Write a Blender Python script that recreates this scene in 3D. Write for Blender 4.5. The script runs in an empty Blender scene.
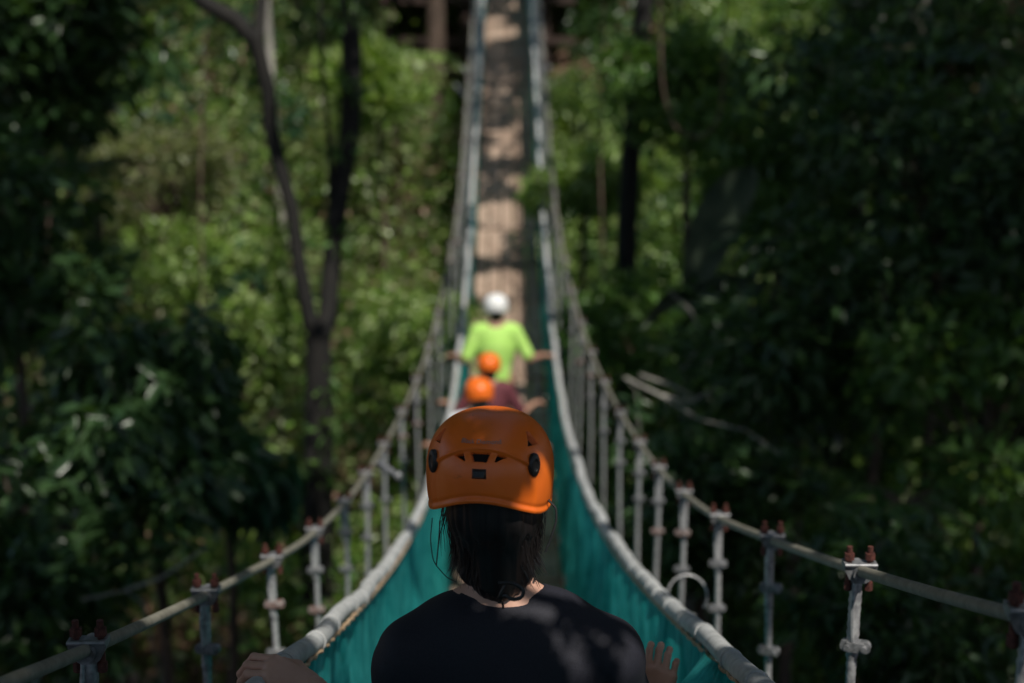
import bpy, math, random
import numpy as np
random.seed(7); rng = np.random.default_rng(7)
C = bpy.context.scene.collection
F = 1422.2; PITCH = math.radians(12); cp, sp_ = math.cos(PITCH), math.sin(PITCH)
def at(px, py, z):                       # photograph pixel + distance -> point in the place
    x = (px-507)/F*z; h = (341.5-py)/F*z
    return np.array([x, z*cp+h*sp_, h*cp-z*sp_])
def proj(p):
    z = p[..., 1]*cp-p[..., 2]*sp_; h = p[..., 1]*sp_+p[..., 2]*cp
    z = np.where(z < .1, .1, z)
    return 507+p[..., 0]/z*F, 341.5-h/z*F, z
SUN = np.array([.22, -.50, .82]); SUN /= np.linalg.norm(SUN)

# ---------------------------------------------------------------- noise
_T = rng.random((64, 64, 64)).astype(np.float32)
def noise(x, y, z=0.0):
    x, y, z = np.broadcast_arrays(np.asarray(x, float), np.asarray(y, float), np.asarray(z, float))
    xi, yi, zi = np.floor(x).astype(int), np.floor(y).astype(int), np.floor(z).astype(int)
    fx, fy, fz = x-xi, y-yi, z-zi
    fx, fy, fz = [f*f*(3-2*f) for f in (fx, fy, fz)]
    r = 0
    for a in (0, 1):
        for b in (0, 1):
            for c in (0, 1):
                r = r+_T[(xi+a) & 63, (yi+b) & 63, (zi+c) & 63]*(fx if a else 1-fx)*(fy if b else 1-fy)*(fz if c else 1-fz)
    return r

# ---------------------------------------------------------------- meshes
class MB:
    def __init__(s): s.v = []; s.f = []; s.n = 0; s.m = []
    def add(s, v, f, mi=0):
        v = np.asarray(v, float); s.v.append(v)
        for q in f: s.f.append(tuple(int(i)+s.n for i in q)); s.m.append(mi)
        s.n += len(v); return s
    def tube(s, pts, rad, sides=8, mi=0, cap=True, twist=None):
        pts = np.asarray(pts, float); n = len(pts)
        rad = np.full(n, rad) if np.isscalar(rad) else np.asarray(rad, float)
        t = np.gradient(pts, axis=0); t /= np.linalg.norm(t, axis=1)[:, None]+1e-12
        ref = np.array([0, 0, 1.]) if abs(t[0, 2]) < .9 else np.array([1., 0, 0])
        V = []; a = np.linspace(0, 2*math.pi, sides, endpoint=False)
        u = np.cross(t[0], ref); u /= np.linalg.norm(u); L = 0
        for i in range(n):
            u = u-t[i]*np.dot(u, t[i]); u /= np.linalg.norm(u); w = np.cross(t[i], u)
            if i: L += np.linalg.norm(pts[i]-pts[i-1])
            r = rad[i]
            if twist: r = rad[i]*(1-.16*np.abs(np.cos(3*(a-L*twist))))[:, None]
            V.append(pts[i]+r*(np.cos(a)[:, None]*u+np.sin(a)[:, None]*w))
        V = np.vstack(V); Fc = []
        for i in range(n-1):
            for j in range(sides):
                k = (j+1) % sides
                Fc.append((i*sides+j, i*sides+k, (i+1)*sides+k, (i+1)*sides+j))
        if cap: Fc.append(tuple(range(sides))[::-1]); Fc.append(tuple((n-1)*sides+j for j in range(sides)))
        return s.add(V, Fc, mi)
    def box(s, c, d, mi=0, taper=1.0, R=None):
        c = np.asarray(c, float); hx, hy, hz = np.asarray(d, float)/2
        v = np.array([[x*hx*(taper if z < 0 else 1), y*hy, z*hz] for z in (-1, 1) for y in (-1, 1) for x in (-1, 1)])
        if R is not None: v = v@np.asarray(R).T
        return s.add(v+c, [(0, 2, 3, 1), (4, 5, 7, 6), (0, 1, 5, 4), (2, 6, 7, 3), (0, 4, 6, 2), (1, 3, 7, 5)], mi)
    def ball(s, c, r, nu=12, nv=8, mi=0):
        c = np.asarray(c, float); r = np.ones(3)*r
        V = [c+r*[0, 0, -1]]
        for i in range(1, nv):
            b = -math.pi/2+math.pi*i/nv
            for j in range(nu):
                a = 2*math.pi*j/nu; V.append(c+r*[math.cos(b)*math.cos(a), math.cos(b)*math.sin(a), math.sin(b)])
        V.append(c+r*[0, 0, 1]); Fc = []
        for j in range(nu):
            k = (j+1) % nu; Fc.append((0, 1+k, 1+j)); e = 1+(nv-2)*nu; Fc.append((e+j, e+k, e+nu))
        for i in range(nv-2):
            for j in range(nu):
                k = (j+1) % nu; Fc.append((1+i*nu+j, 1+i*nu+k, 1+(i+1)*nu+k, 1+(i+1)*nu+j))
        return s.add(V, Fc, mi)
def raw_mesh(name, V, Fq):
    me = bpy.data.meshes.new(name); V = np.asarray(V, np.float32); Fq = np.asarray(Fq, np.int32); k = Fq.shape[1]
    me.vertices.add(len(V)); me.vertices.foreach_set('co', V.ravel())
    me.loops.add(Fq.size); me.loops.foreach_set('vertex_index', Fq.ravel())
    me.polygons.add(len(Fq)); me.polygons.foreach_set('loop_start', np.arange(0, Fq.size, k, dtype=np.int32))
    me.update(calc_edges=True); me.validate(); return me
def link(name, me, mats, parent=None, loc=None, smooth=True):
    o = bpy.data.objects.new(name, me); C.objects.link(o)
    for m in (mats if isinstance(mats, (list, tuple)) else [mats]): me.materials.append(m)
    if parent is not None: o.parent = parent
    if loc is not None: o.location = loc
    if smooth: me.polygons.foreach_set('use_smooth', [True]*len(me.polygons))
    return o
def obj(name, mb, mats, parent=None, base=(0, 0, 0), loc=None, smooth=True):
    me = bpy.data.meshes.new(name)
    V = np.vstack(mb.v)-np.asarray(base)
    me.from_pydata(V.tolist(), [], mb.f)
    o = link(name, me, mats, parent, loc, smooth)
    me.polygons.foreach_set('material_index', mb.m); me.update()
    if smooth: 
        try: me.set_sharp_from_angle(angle=math.radians(50))
        except Exception: pass
    return o
def tag(o, label=None, cat=None, group=None, kind=None):
    if label: o['label'] = label
    if cat: o['category'] = cat
    if group: o['group'] = group
    if kind: o['kind'] = kind
    return o
def empty(name, loc, label, cat, group=None):
    o = bpy.data.objects.new(name, None); C.objects.link(o); o.location = [float(a) for a in loc]; o.empty_display_size = .2
    return tag(o, label, cat, group)

# ---------------------------------------------------------------- materials
def mat(name): 
    m = bpy.data.materials.new(name); m.use_nodes = True; nt = m.node_tree
    return m, nt, nt.nodes['Principled BSDF'], nt.nodes['Material Output']
def surf(name, col, col2=None, rough=.6, metal=0, scale=20, bump=0, stretch=(1, 1, 1), spec=.5, detail=5, lo=.35, hi=.65):
    m, nt, b, out = mat(name); N = nt.nodes.new; L = nt.links.new
    b.inputs['Roughness'].default_value = rough; b.inputs['Metallic'].default_value = metal
    b.inputs['Specular IOR Level'].default_value = spec
    tc = N('ShaderNodeTexCoord'); mp = N('ShaderNodeMapping'); mp.inputs['Scale'].default_value = stretch
    L(tc.outputs['Object'], mp.inputs[0]); nz = N('ShaderNodeTexNoise'); nz.inputs['Scale'].default_value = scale; nz.inputs['Detail'].default_value = detail
    L(mp.outputs[0], nz.inputs[0]); r = N('ShaderNodeValToRGB'); L(nz.outputs[0], r.inputs[0])
    r.color_ramp.elements[0].position = lo; r.color_ramp.elements[1].position = hi
    r.color_ramp.elements[0].color = (*col, 1); r.color_ramp.elements[1].color = (*(col2 or col), 1)
    L(r.outputs[0], b.inputs['Base Color'])
    if bump:
        bn = N('ShaderNodeBump'); bn.inputs['Strength'].default_value = 1; bn.inputs['Distance'].default_value = bump
        L(nz.outputs[0], bn.inputs['Height']); L(bn.outputs[0], b.inputs['Normal'])
    return m
def leafmat(name, cols, rough=.38, trans=.35):
    m, nt, b, out = mat(name); N = nt.nodes.new; L = nt.links.new
    g = N('ShaderNodeNewGeometry'); r = N('ShaderNodeValToRGB'); L(g.outputs['Random Per Island'], r.inputs[0])
    e = r.color_ramp.elements
    while len(e) < len(cols): e.new(.5)
    for i, c in enumerate(cols): e[i].position = i/(len(cols)-1); e[i].color = (*c, 1)
    L(r.outputs[0], b.inputs['Base Color']); b.inputs['Roughness'].default_value = rough; b.inputs['Specular IOR Level'].default_value = .5
    t = N('ShaderNodeBsdfTranslucent'); mx = N('ShaderNodeMixRGB'); mx.blend_type = 'MULTIPLY'; mx.inputs[0].default_value = 1
    mx.inputs[2].default_value = (1.5, 1.5, .5, 1); L(r.outputs[0], mx.inputs[1]); L(mx.outputs[0], t.inputs[0])
    s = N('ShaderNodeMixShader'); s.inputs[0].default_value = trans; L(b.outputs[0], s.inputs[1]); L(t.outputs[0], s.inputs[2]); L(s.outputs[0], out.inputs[0])
    return m
G = {}
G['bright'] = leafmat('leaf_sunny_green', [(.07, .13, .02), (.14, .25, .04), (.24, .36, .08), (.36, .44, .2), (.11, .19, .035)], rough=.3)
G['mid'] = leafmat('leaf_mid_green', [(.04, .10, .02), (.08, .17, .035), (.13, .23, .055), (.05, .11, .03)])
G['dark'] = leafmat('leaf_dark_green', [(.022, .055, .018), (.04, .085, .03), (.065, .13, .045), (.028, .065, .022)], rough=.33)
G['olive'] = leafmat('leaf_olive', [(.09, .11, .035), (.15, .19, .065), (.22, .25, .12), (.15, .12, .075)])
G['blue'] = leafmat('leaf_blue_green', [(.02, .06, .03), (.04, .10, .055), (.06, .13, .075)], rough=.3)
G['litter'] = leafmat('dry_leaf', [(.16, .09, .06), (.26, .16, .11), (.12, .07, .045), (.34, .23, .17)], rough=.6, trans=.1)
M = {}
M['soil'] = surf('forest_soil', (.05, .03, .018), (.15, .085, .055), .9, scale=3, bump=.05, detail=9)
M['bark_dark'] = surf('dark_bark', (.004, .0035, .003), (.012, .010, .008), .85, scale=14, bump=.012, stretch=(1, 1, .25))
M['bark_pale'] = surf('pale_bark', (.17, .16, .14), (.34, .32, .28), .8, scale=6, bump=.01, stretch=(1, 1, .4))
M['bark_brown'] = surf('brown_bark', (.05, .032, .022), (.12, .08, .06), .85, scale=10, bump=.015, stretch=(1, 1, .25))
M['bark_grey'] = surf('grey_bark', (.06, .055, .045), (.16, .15, .125), .85, scale=10, bump=.01, stretch=(1, 1, .3))
M['cable'] = surf('sheathed_cable', (.17, .16, .13), (.25, .24, .195), .55, scale=40, bump=.0008)
M['wire'] = surf('galvanised_wire', (.24, .24, .25), (.50, .50, .50), .42, metal=.3, scale=60, bump=.0005)
M['casting'] = surf('galvanised_casting', (.15, .155, .16), (.33, .33, .34), .5, metal=.5, scale=50, bump=.001)
M['rust'] = surf('rusty_bolt', (.055, .016, .012), (.13, .042, .03), .75, metal=.2, scale=120, bump=.001)
M['rustclip'] = surf('rusting_clip', (.14, .04, .025), (.40, .36, .34), .6, metal=.35, scale=60, bump=.001)
M['rail'] = surf('grey_sleeve', (.36, .37, .37), (.56, .57, .57), .55, scale=22, bump=.0012)
M['hem'] = surf('ochre_hem_cord', (.35, .22, .12), (.62, .46, .30), .8, scale=90, bump=.001)
M['darkwood'] = surf('dark_timber', (.025, .014, .011), (.06, .034, .026), .8, scale=12, bump=.004, stretch=(1, 1, .2))
M['skin'] = surf('skin', (.36, .19, .13), (.44, .25, .18), .5, scale=14, bump=.0006)
M['skin_pale'] = surf('pale_skin', (.56, .30, .21), (.66, .38, .28), .5, scale=14, bump=.0006)
M['hair'] = surf('black_hair', (.006, .005, .005), (.014, .011, .011), .42, scale=200, bump=.0004, stretch=(1, 1, .05))
M['blackplastic'] = surf('black_plastic', (.01, .01, .01), (.018, .018, .018), .45, scale=80)
M['foam'] = surf('black_foam', (.004, .004, .004), (.006, .006, .006), .9, scale=80)
M['lettering'] = surf('grey_lettering', (.30, .22, .20), (.36, .26, .24), .5, scale=80)
M['white'] = surf('white_shell', (.78, .79, .78), (.84, .84, .83), .3, scale=10)
M['neon'] = surf('lime_shirt', (.42, .74, .14), (.52, .82, .2), .8, scale=12, bump=.003)
M['whitecloth'] = surf('white_cloth', (.72, .72, .78), (.8, .8, .84), .8, scale=12, bump=.003)
M['orangecloth'] = surf('orange_cloth', (.75, .16, .02), (.8, .22, .03), .8, scale=12, bump=.003)
M['maroon'] = surf('maroon_cloth', (.10, .02, .03), (.15, .035, .045), .8, scale=12, bump=.003)
M['denim'] = surf('dark_denim', (.02, .025, .045), (.035, .04, .07), .85, scale=40, bump=.001)
M['shoe'] = surf('dark_shoe', (.03, .03, .03), (.06, .055, .05), .7, scale=40)
M['eye'] = surf('eye_white', (.7, .7, .68), None, .2)
def orange_mat():
    m, nt, b, out = mat('orange_shell'); N = nt.nodes.new; L = nt.links.new
    tc = N('ShaderNodeTexCoord'); nz = N('ShaderNodeTexNoise'); nz.inputs['Scale'].default_value = 9; nz.inputs['Detail'].default_value = 8
    L(tc.outputs['Object'], nz.inputs[0]); r = N('ShaderNodeValToRGB'); L(nz.outputs[0], r.inputs[0])
    r.color_ramp.elements[0].color = (.80, .135, .012, 1); r.color_ramp.elements[1].color = (.95, .20, .018, 1)
    sc_ = N('ShaderNodeTexNoise'); sc_.inputs['Scale'].default_value = 34; sc_.inputs['Detail'].default_value = 10; sc_.inputs['Roughness'].default_value = .75; mpz = N('ShaderNodeMapping'); mpz.inputs['Scale'].default_value = (1, .4, 2.2); L(tc.outputs['Object'], mpz.inputs[0]); L(mpz.outputs[0], sc_.inputs[0])
    rs = N('ShaderNodeValToRGB'); rs.color_ramp.elements[0].position = .60; rs.color_ramp.elements[1].position = .70; rs.color_ramp.elements[0].color = (1, 1, 1, 1); rs.color_ramp.elements[1].color = (.5, .5, .5, 1); L(sc_.outputs[0], rs.inputs[0])
    ms = N('ShaderNodeMixRGB'); ms.blend_type = 'MULTIPLY'; ms.inputs[0].default_value = .8; L(r.outputs[0], ms.inputs[1]); L(rs.outputs[0], ms.inputs[2]); L(ms.outputs[0], b.inputs['Base Color'])
    n2 = N('ShaderNodeTexNoise'); n2.inputs['Scale'].default_value = 60; n2.inputs['Detail'].default_value = 6; L(tc.outputs['Object'], n2.inputs[0])
    mr = N('ShaderNodeMapRange'); mr.inputs[3].default_value = .22; mr.inputs[4].default_value = .5; L(n2.outputs[0], mr.inputs[0]); L(mr.outputs[0], b.inputs['Roughness'])
    bn = N('ShaderNodeBump'); bn.inputs['Distance'].default_value = .0003; L(n2.outputs[0], bn.inputs['Height']); L(bn.outputs[0], b.inputs['Normal'])
    return m
M['orange'] = orange_mat()
def wood_deck():
    m, nt, b, out = mat('weathered_boards'); N = nt.nodes.new; L = nt.links.new
    g = N('ShaderNodeNewGeometry'); tc = N('ShaderNodeTexCoord'); mp = N('ShaderNodeMapping'); mp.inputs['Scale'].default_value = (14, .8, 14)
    L(tc.outputs['Object'], mp.inputs[0]); nz = N('ShaderNodeTexNoise'); nz.inputs['Scale'].default_value = 2; nz.inputs['Detail'].default_value = 8; L(mp.outputs[0], nz.inputs[0])
    r = N('ShaderNodeValToRGB'); L(nz.outputs[0], r.inputs[0]); r.color_ramp.elements[0].position = .3; r.color_ramp.elements[1].position = .7
    r.color_ramp.elements[0].color = (.26, .17, .12, 1); r.color_ramp.elements[1].color = (.54, .41, .32, 1)
    hs = N('ShaderNodeMixRGB'); hs.blend_type = 'MULTIPLY'; hs.inputs[0].default_value = .8; L(r.outputs[0], hs.inputs[1])
    r2 = N('ShaderNodeValToRGB'); L(g.outputs['Random Per Island'], r2.inputs[0]); r2.color_ramp.elements[0].color = (.6, .55, .52, 1); r2.color_ramp.elements[1].color = (1, 1, 1, 1)
    L(r2.outputs[0], hs.inputs[2]); L(hs.outputs[0], b.inputs['Base Color']); b.inputs['Roughness'].default_value = .8
    bn = N('ShaderNodeBump'); bn.inputs['Distance'].default_value = .003; L(nz.outputs[0], bn.inputs['Height']); L(bn.outputs[0], b.inputs['Normal'])
    return m
M['boards'] = wood_deck()
def net_mat():
    m, nt, b, out = mat('turquoise_shade_net'); N = nt.nodes.new; L = nt.links.new
    tc = N('ShaderNodeTexCoord'); nz = N('ShaderNodeTexNoise'); nz.inputs['Scale'].default_value = 9; nz.inputs['Detail'].default_value = 12; nz.inputs['Roughness'].default_value = .72; mq = N('ShaderNodeMapping'); mq.inputs['Scale'].default_value = (1, 1.6, .7); L(tc.outputs['Object'], mq.inputs[0]); L(mq.outputs[0], nz.inputs[0])
    r = N('ShaderNodeValToRGB'); L(nz.outputs[0], r.inputs[0]); r.color_ramp.elements[0].position = .38; r.color_ramp.elements[1].position = .66
    r.color_ramp.elements[0].color = (.003, .24, .235, 1); r.color_ramp.elements[1].color = (.07, .58, .56, 1)
    L(r.outputs[0], b.inputs['Base Color']); b.inputs['Roughness'].default_value = .85; b.inputs['Specular IOR Level'].default_value = .15
    t = N('ShaderNodeBsdfTranslucent'); L(r.outputs[0], t.inputs[0]); s = N('ShaderNodeMixShader'); s.inputs[0].default_value = .52
    L(b.outputs[0], s.inputs[1]); L(t.outputs[0], s.inputs[2])
    tr = N('ShaderNodeBsdfTransparent'); s2 = N('ShaderNodeMixShader')
    # woven holes
    mp = N('ShaderNodeMapping'); mp.inputs['Scale'].default_value = (1, 1, 1); L(tc.outputs['Object'], mp.inputs[0])
    vo = N('ShaderNodeTexVoronoi'); vo.inputs['Scale'].default_value = 150; L(mp.outputs[0], vo.inputs[0])
    mr = N('ShaderNodeMapRange'); mr.inputs[1].default_value = .1; mr.inputs[2].default_value = .22; mr.inputs[3].default_value = .55; mr.inputs[4].default_value = 0
    L(vo.outputs['Distance'], mr.inputs[0]); L(mr.outputs[0], s2.inputs[0]); L(s.outputs[0], s2.inputs[1]); L(tr.outputs[0], s2.inputs[2]); L(s2.outputs[0], out.inputs[0])
    return m
M['net'] = net_mat()
M['shirt'] = surf('navy_jersey', (.008, .008, .015), (.014, .014, .024), .75, scale=350, bump=.0004)

# ---------------------------------------------------------------- leaves
def leaf_mesh(name, P, D, size, aspect=.45, fold=.25, rnd=True):
    """P leaf bases, D pointing directions, size lengths -> folded lozenge leaves (6 verts, 2 quads)"""
    n = len(P); D = D/(np.linalg.norm(D, axis=1)[:, None]+1e-9)
    R = rng.normal(size=(n, 3)); R[:, 2] += 1.2
    U = R-D*np.sum(R*D, axis=1)[:, None]; U /= np.linalg.norm(U, axis=1)[:, None]+1e-9
    W = np.cross(D, U); size = np.broadcast_to(size, (n,))[:, None]; asp = (aspect*rng.uniform(.8, 1.2, n))[:, None]*size/2
    bend = -.18*size*U
    v0 = P; v3 = P+D*size+bend
    a = P+D*size*.3; b = P+D*size*.7+bend*.4
    V = np.stack([v0, a+W*asp*.9+U*asp*fold, b+W*asp*.75+U*asp*fold+0*b, v3, b-W*asp*.75+U*asp*fold, a-W*asp*.9+U*asp*fold], 1).reshape(-1, 3)
    i = np.arange(n)[:, None]*6
    Fq = np.concatenate([i+np.array([[0, 1, 2, 3]]), i+np.array([[0, 3, 4, 5]])], 0)
    return raw_mesh(name, V, Fq)
def clump_leaves(centers, radii, n_per, size, flat=.7, droop=.2):
    P = []; D = []; S = []
    for c, r in zip(centers, radii):
        n = int(n_per*rng.uniform(.7, 1.3)); d = rng.normal(size=(n, 3)); d /= np.linalg.norm(d, axis=1)[:, None]
        rr = r*rng.uniform(.45, 1.0, n)**.6*rng.uniform(.75, 1.2, n)
        p = c+d*rr[:, None]*np.array([1, 1, flat]); P.append(p)
        dd = d+rng.normal(size=(n, 3))*.6; dd[:, 2] -= droop; D.append(dd); S.append(size*rng.uniform(.6, 1.35, n))
    return np.vstack(P), np.vstack(D), np.concatenate(S)

# ---------------------------------------------------------------- terrain
TY = [-30, -10, -3, 0, 3, 7, 11, 15, 20, 24, 28, 32, 40, 60, 90]
TZ = [3, .6, -1.35, -3.2, -5.6, -7.6, -7.4, -6.2, -4.4, -2.9, -1.0, 1.8, 8, 20, 36]
def ter(x, y):
    z = np.interp(y, TY, TZ)
    k = np.clip((np.abs(x)-1.5)/6, 0, 1)
    z = z+k*(noise(x*.13+3, y*.13+5)-.45)*3.0+(noise(x*.5, y*.5, 3)-.5)*.6+(noise(x*1.7, y*1.7, 9)-.5)*.2
    z = z+np.clip((-x-3)/10, 0, 1)*1.0*np.clip(y/15, 0, 1)
    return z
gx = np.concatenate([np.linspace(-70, -16, 28)[:-1], np.linspace(-16, 16, 150), np.linspace(16, 70, 28)[1:]])
gy = np.concatenate([np.linspace(-30, -4, 20)[:-1], np.linspace(-4, 36, 180), np.linspace(36, 90, 28)[1:]])
X, Y = np.meshgrid(gx, gy); Zt = ter(X, Y); nx, ny = len(gx), len(gy)
V = np.stack([X, Y, Zt], -1).reshape(-1, 3)
ii = (np.arange(ny-1)[:, None]*nx+np.arange(nx-1)[None]).ravel()
tag(link('ground', raw_mesh('ground', V, np.stack([ii, ii+1, ii+nx+1, ii+nx], 1)), M['soil']), kind='structure')

# ---------------------------------------------------------------- bridge curves
_dy = np.array([-3, 0, 2.5, 5.3, 8.6, 10.9, 13.4, 16, 18.5, 21.2, 27.7, 30])
_dz = np.array([-.45, -1.45, -2.25, -2.98, -3.68, -3.86, -3.6, -2.95, -2.25, -1.40, .80, 1.5])
_pc = np.polyfit(_dy, _dz, 6)
def deckz(y): return np.polyval(_pc, y)
def railz(y): return deckz(y)+np.interp(y, [2, 4, 9, 14, 27], [1.05, 1.06, 1.03, .93, .9])
def railx(y): return np.interp(y, [0, 6, 10, 16, 27], [.48, .47, .44, .42, .40])
def railxs(y, s): return railx(y)-(.022*np.interp(y, [4, 8], [1, 0]) if s < 0 else 0)
def cabx(y): return np.interp(y, [0, 8, 11, 15, 27], [.78, .75, .63, .52, .47])
def cabz(y, s):
    a = np.interp(y, [-1, 2.4, 5, 8, 11, 14, 20, 27], [.11, .11, .13, .22, .40, .55, .75, 1.0])
    return railz(y)+a+(.075 if s > 0 else -.04)*np.interp(y, [0, 10, 14], [1, .8, 0])

# ---------------------------------------------------------------- sunlight gaps
def lmap(px, py):
    def g(cx, cy, rx, ry, a): return a*np.exp(-((px-cx)/rx)**2-((py-cy)/ry)**2)
    L = .05+g(235, 220, 140, 180, .75)+g(390, 330, 60, 120, .6)+g(400, 90, 50, 90, .5)+g(250, 560, 140, 45, .45)+g(170, 400, 100, 80, .42)
    L = L+g(650, 110, 110, 150, .8)+g(600, 240, 60, 110, .75)+g(735, 230, 70, 90, .4)+g(700, 330, 60, 60, .2)+g(800, 60, 80, 60, .15)+g(930, 430, 30, 30, .3)+g(930, 515, 70, 35, .5)+g(900, 100, 110, 90, .16)
    return L-g(60, 100, 90, 90, .05)-g(850, 600, 200, 120, .03)
def is_lit_ground(c):
    # follow the ray down from canopy point c to the vegetation over the ground
    p = c.copy()
    for _ in range(14):
        gap = p[:, 2]-(ter(p[:, 0], p[:, 1])+1.3); p = p-SUN*(gap*.75)[:, None]
    px, py, z = proj(p)
    n = noise(p[:, 0]*1.1+7, p[:, 1]*.8+2, p[:, 2]*1.1)*.65+noise(p[:, 0]*3.0, p[:, 1]*2.2, p[:, 2]*2)*.35
    L = lmap(px, py); thr = .5+(L-.30)*1.0
    return (n < thr) & (p[:, 1] > 6)
BL = [(12.5, 13.8), (14.1, 15.0), (15.3, 16.0), (16.3, 17.0), (17.3, 18.0), (18.3, 18.9), (19.4, 19.8), (20.3, 20.7)]
def is_lit_bridge(c, soft=0):
    # ray against a surface following the bridge at chest height and at the deck
    lit = np.zeros(len(c), bool)
    for off, bands in ((.05, BL), (1.15, [(9.0, 12.8), (6.4, 8.9), (2.8, 3.2), (3.4, 3.8), (4.0, 6.1), (13.6, 16), (17.5, 19.2), (20.2, 21.0)])):
        p = c.copy()
        for _ in range(14):
            gap = p[:, 2]-(deckz(p[:, 1])+off); p = p-SUN*(gap*.8)[:, None]
        near = np.abs(p[:, 0]) < (1.05 if off > 1 else .6)
        if off > 1: near &= (np.abs(p[:, 0]) > .34) | (p[:, 1] < 13)
        b = np.zeros(len(c), bool)
        w = (noise(p[:, 0]*3, p[:, 1]*3, off)-.5)*.14
        for lo, hi in bands: b |= (p[:, 1]+w > lo) & (p[:, 1]+w < hi)
        lit |= near & b
    return lit
def in_poly(px, py, poly):
    r = np.zeros(px.shape, bool); n = len(poly)
    for i in range(n):
        x1, y1 = poly[i]; x2, y2 = poly[(i+1) % n]
        c = ((y1 > py) != (y2 > py)) & (px < (x2-x1)*(py-y1)/((y2-y1) or 1e-9)+x1); r ^= c
    return r
HERO_LIT = [[(552, 415), (610, 430), (610, 560), (496, 560), (500, 525), (535, 470)], [(504, 562), (575, 562), (566, 604), (508, 604)],
            [(476, 552), (498, 552), (500, 590), (480, 590)], [(590, 600), (606, 604), (652, 720), (628, 720)], [(564, 596), (574, 598), (604, 720), (590, 720)], [(545, 600), (560, 600), (590, 700), (570, 700)]]
def hero_plane(c):
    t = (2.36-c[:, 1])/(-SUN[1]); p = c-SUN*t[:, None]; return proj(p)
def hero_zone(c):
    px, py, z = hero_plane(c); return (px > 320) & (px < 690) & (py > 370) & (py < 720)

# ---------------------------------------------------------------- canopy trees
def limb(mb, a, b, r0, r1, sag=.0, n=10, wob=.15, sides=8):
    a = np.asarray(a, float); b = np.asarray(b, float); t = np.linspace(0, 1, n)[:, None]
    p = a+(b-a)*t; L = np.linalg.norm(b-a); ph = rng.uniform(0, 6, 3)
    p = p+np.sin(t*math.pi)*np.array([0, 0, sag*L])+np.sin(t*7+ph)*wob*.1*L*t*(1-t)*2
    mb.tube(p, r0+(r1-r0)*t[:, 0], sides)
    return p
TREES = [  # x, y, trunk radius, bark, label
 (-1.78, 13.0, .16, 'bark_dark', 'dark forked tree with two thick stems left of the bridge', 'fork'),
 (-3.05, 19.5, .10, 'bark_pale', 'thin pale-barked tree leaning behind the dark forked tree', 'lean'),
 (1.46, 15.9, .11, 'bark_dark', 'straight dark trunk rising just right of the bridge', 'st'),
 (-1.35, 26.2, .16, 'bark_brown', 'brown trunk beside the wooden platform at the far end', 'st'),
 (3.45, 14.5, .14, 'bark_dark', 'shaded dark trunk in the gloom on the right slope', 'st'),
 (5.9, 21.0, .16, 'bark_grey', 'grey trunk far up the right slope behind dark leaves', 'st'),
 (-6.3, 19.0, .18, 'bark_brown', 'brown trunk high on the left slope near the picture edge', 'st'),
 (4.6, -1.8, .22, 'bark_grey', 'tall grey tree on the near right bank, with an added branch shading the walker', 'st'),
 (-5.2, 2.0, .18, 'bark_brown', 'tall brown tree on the near bank left of the bridge', 'st'),
 (9.5, 10.0, .2, 'bark_grey', 'grey tree on the right edge of the ravine', 'st'),
]
TX = np.array([[t[0], t[1]] for t in TREES])
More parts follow.
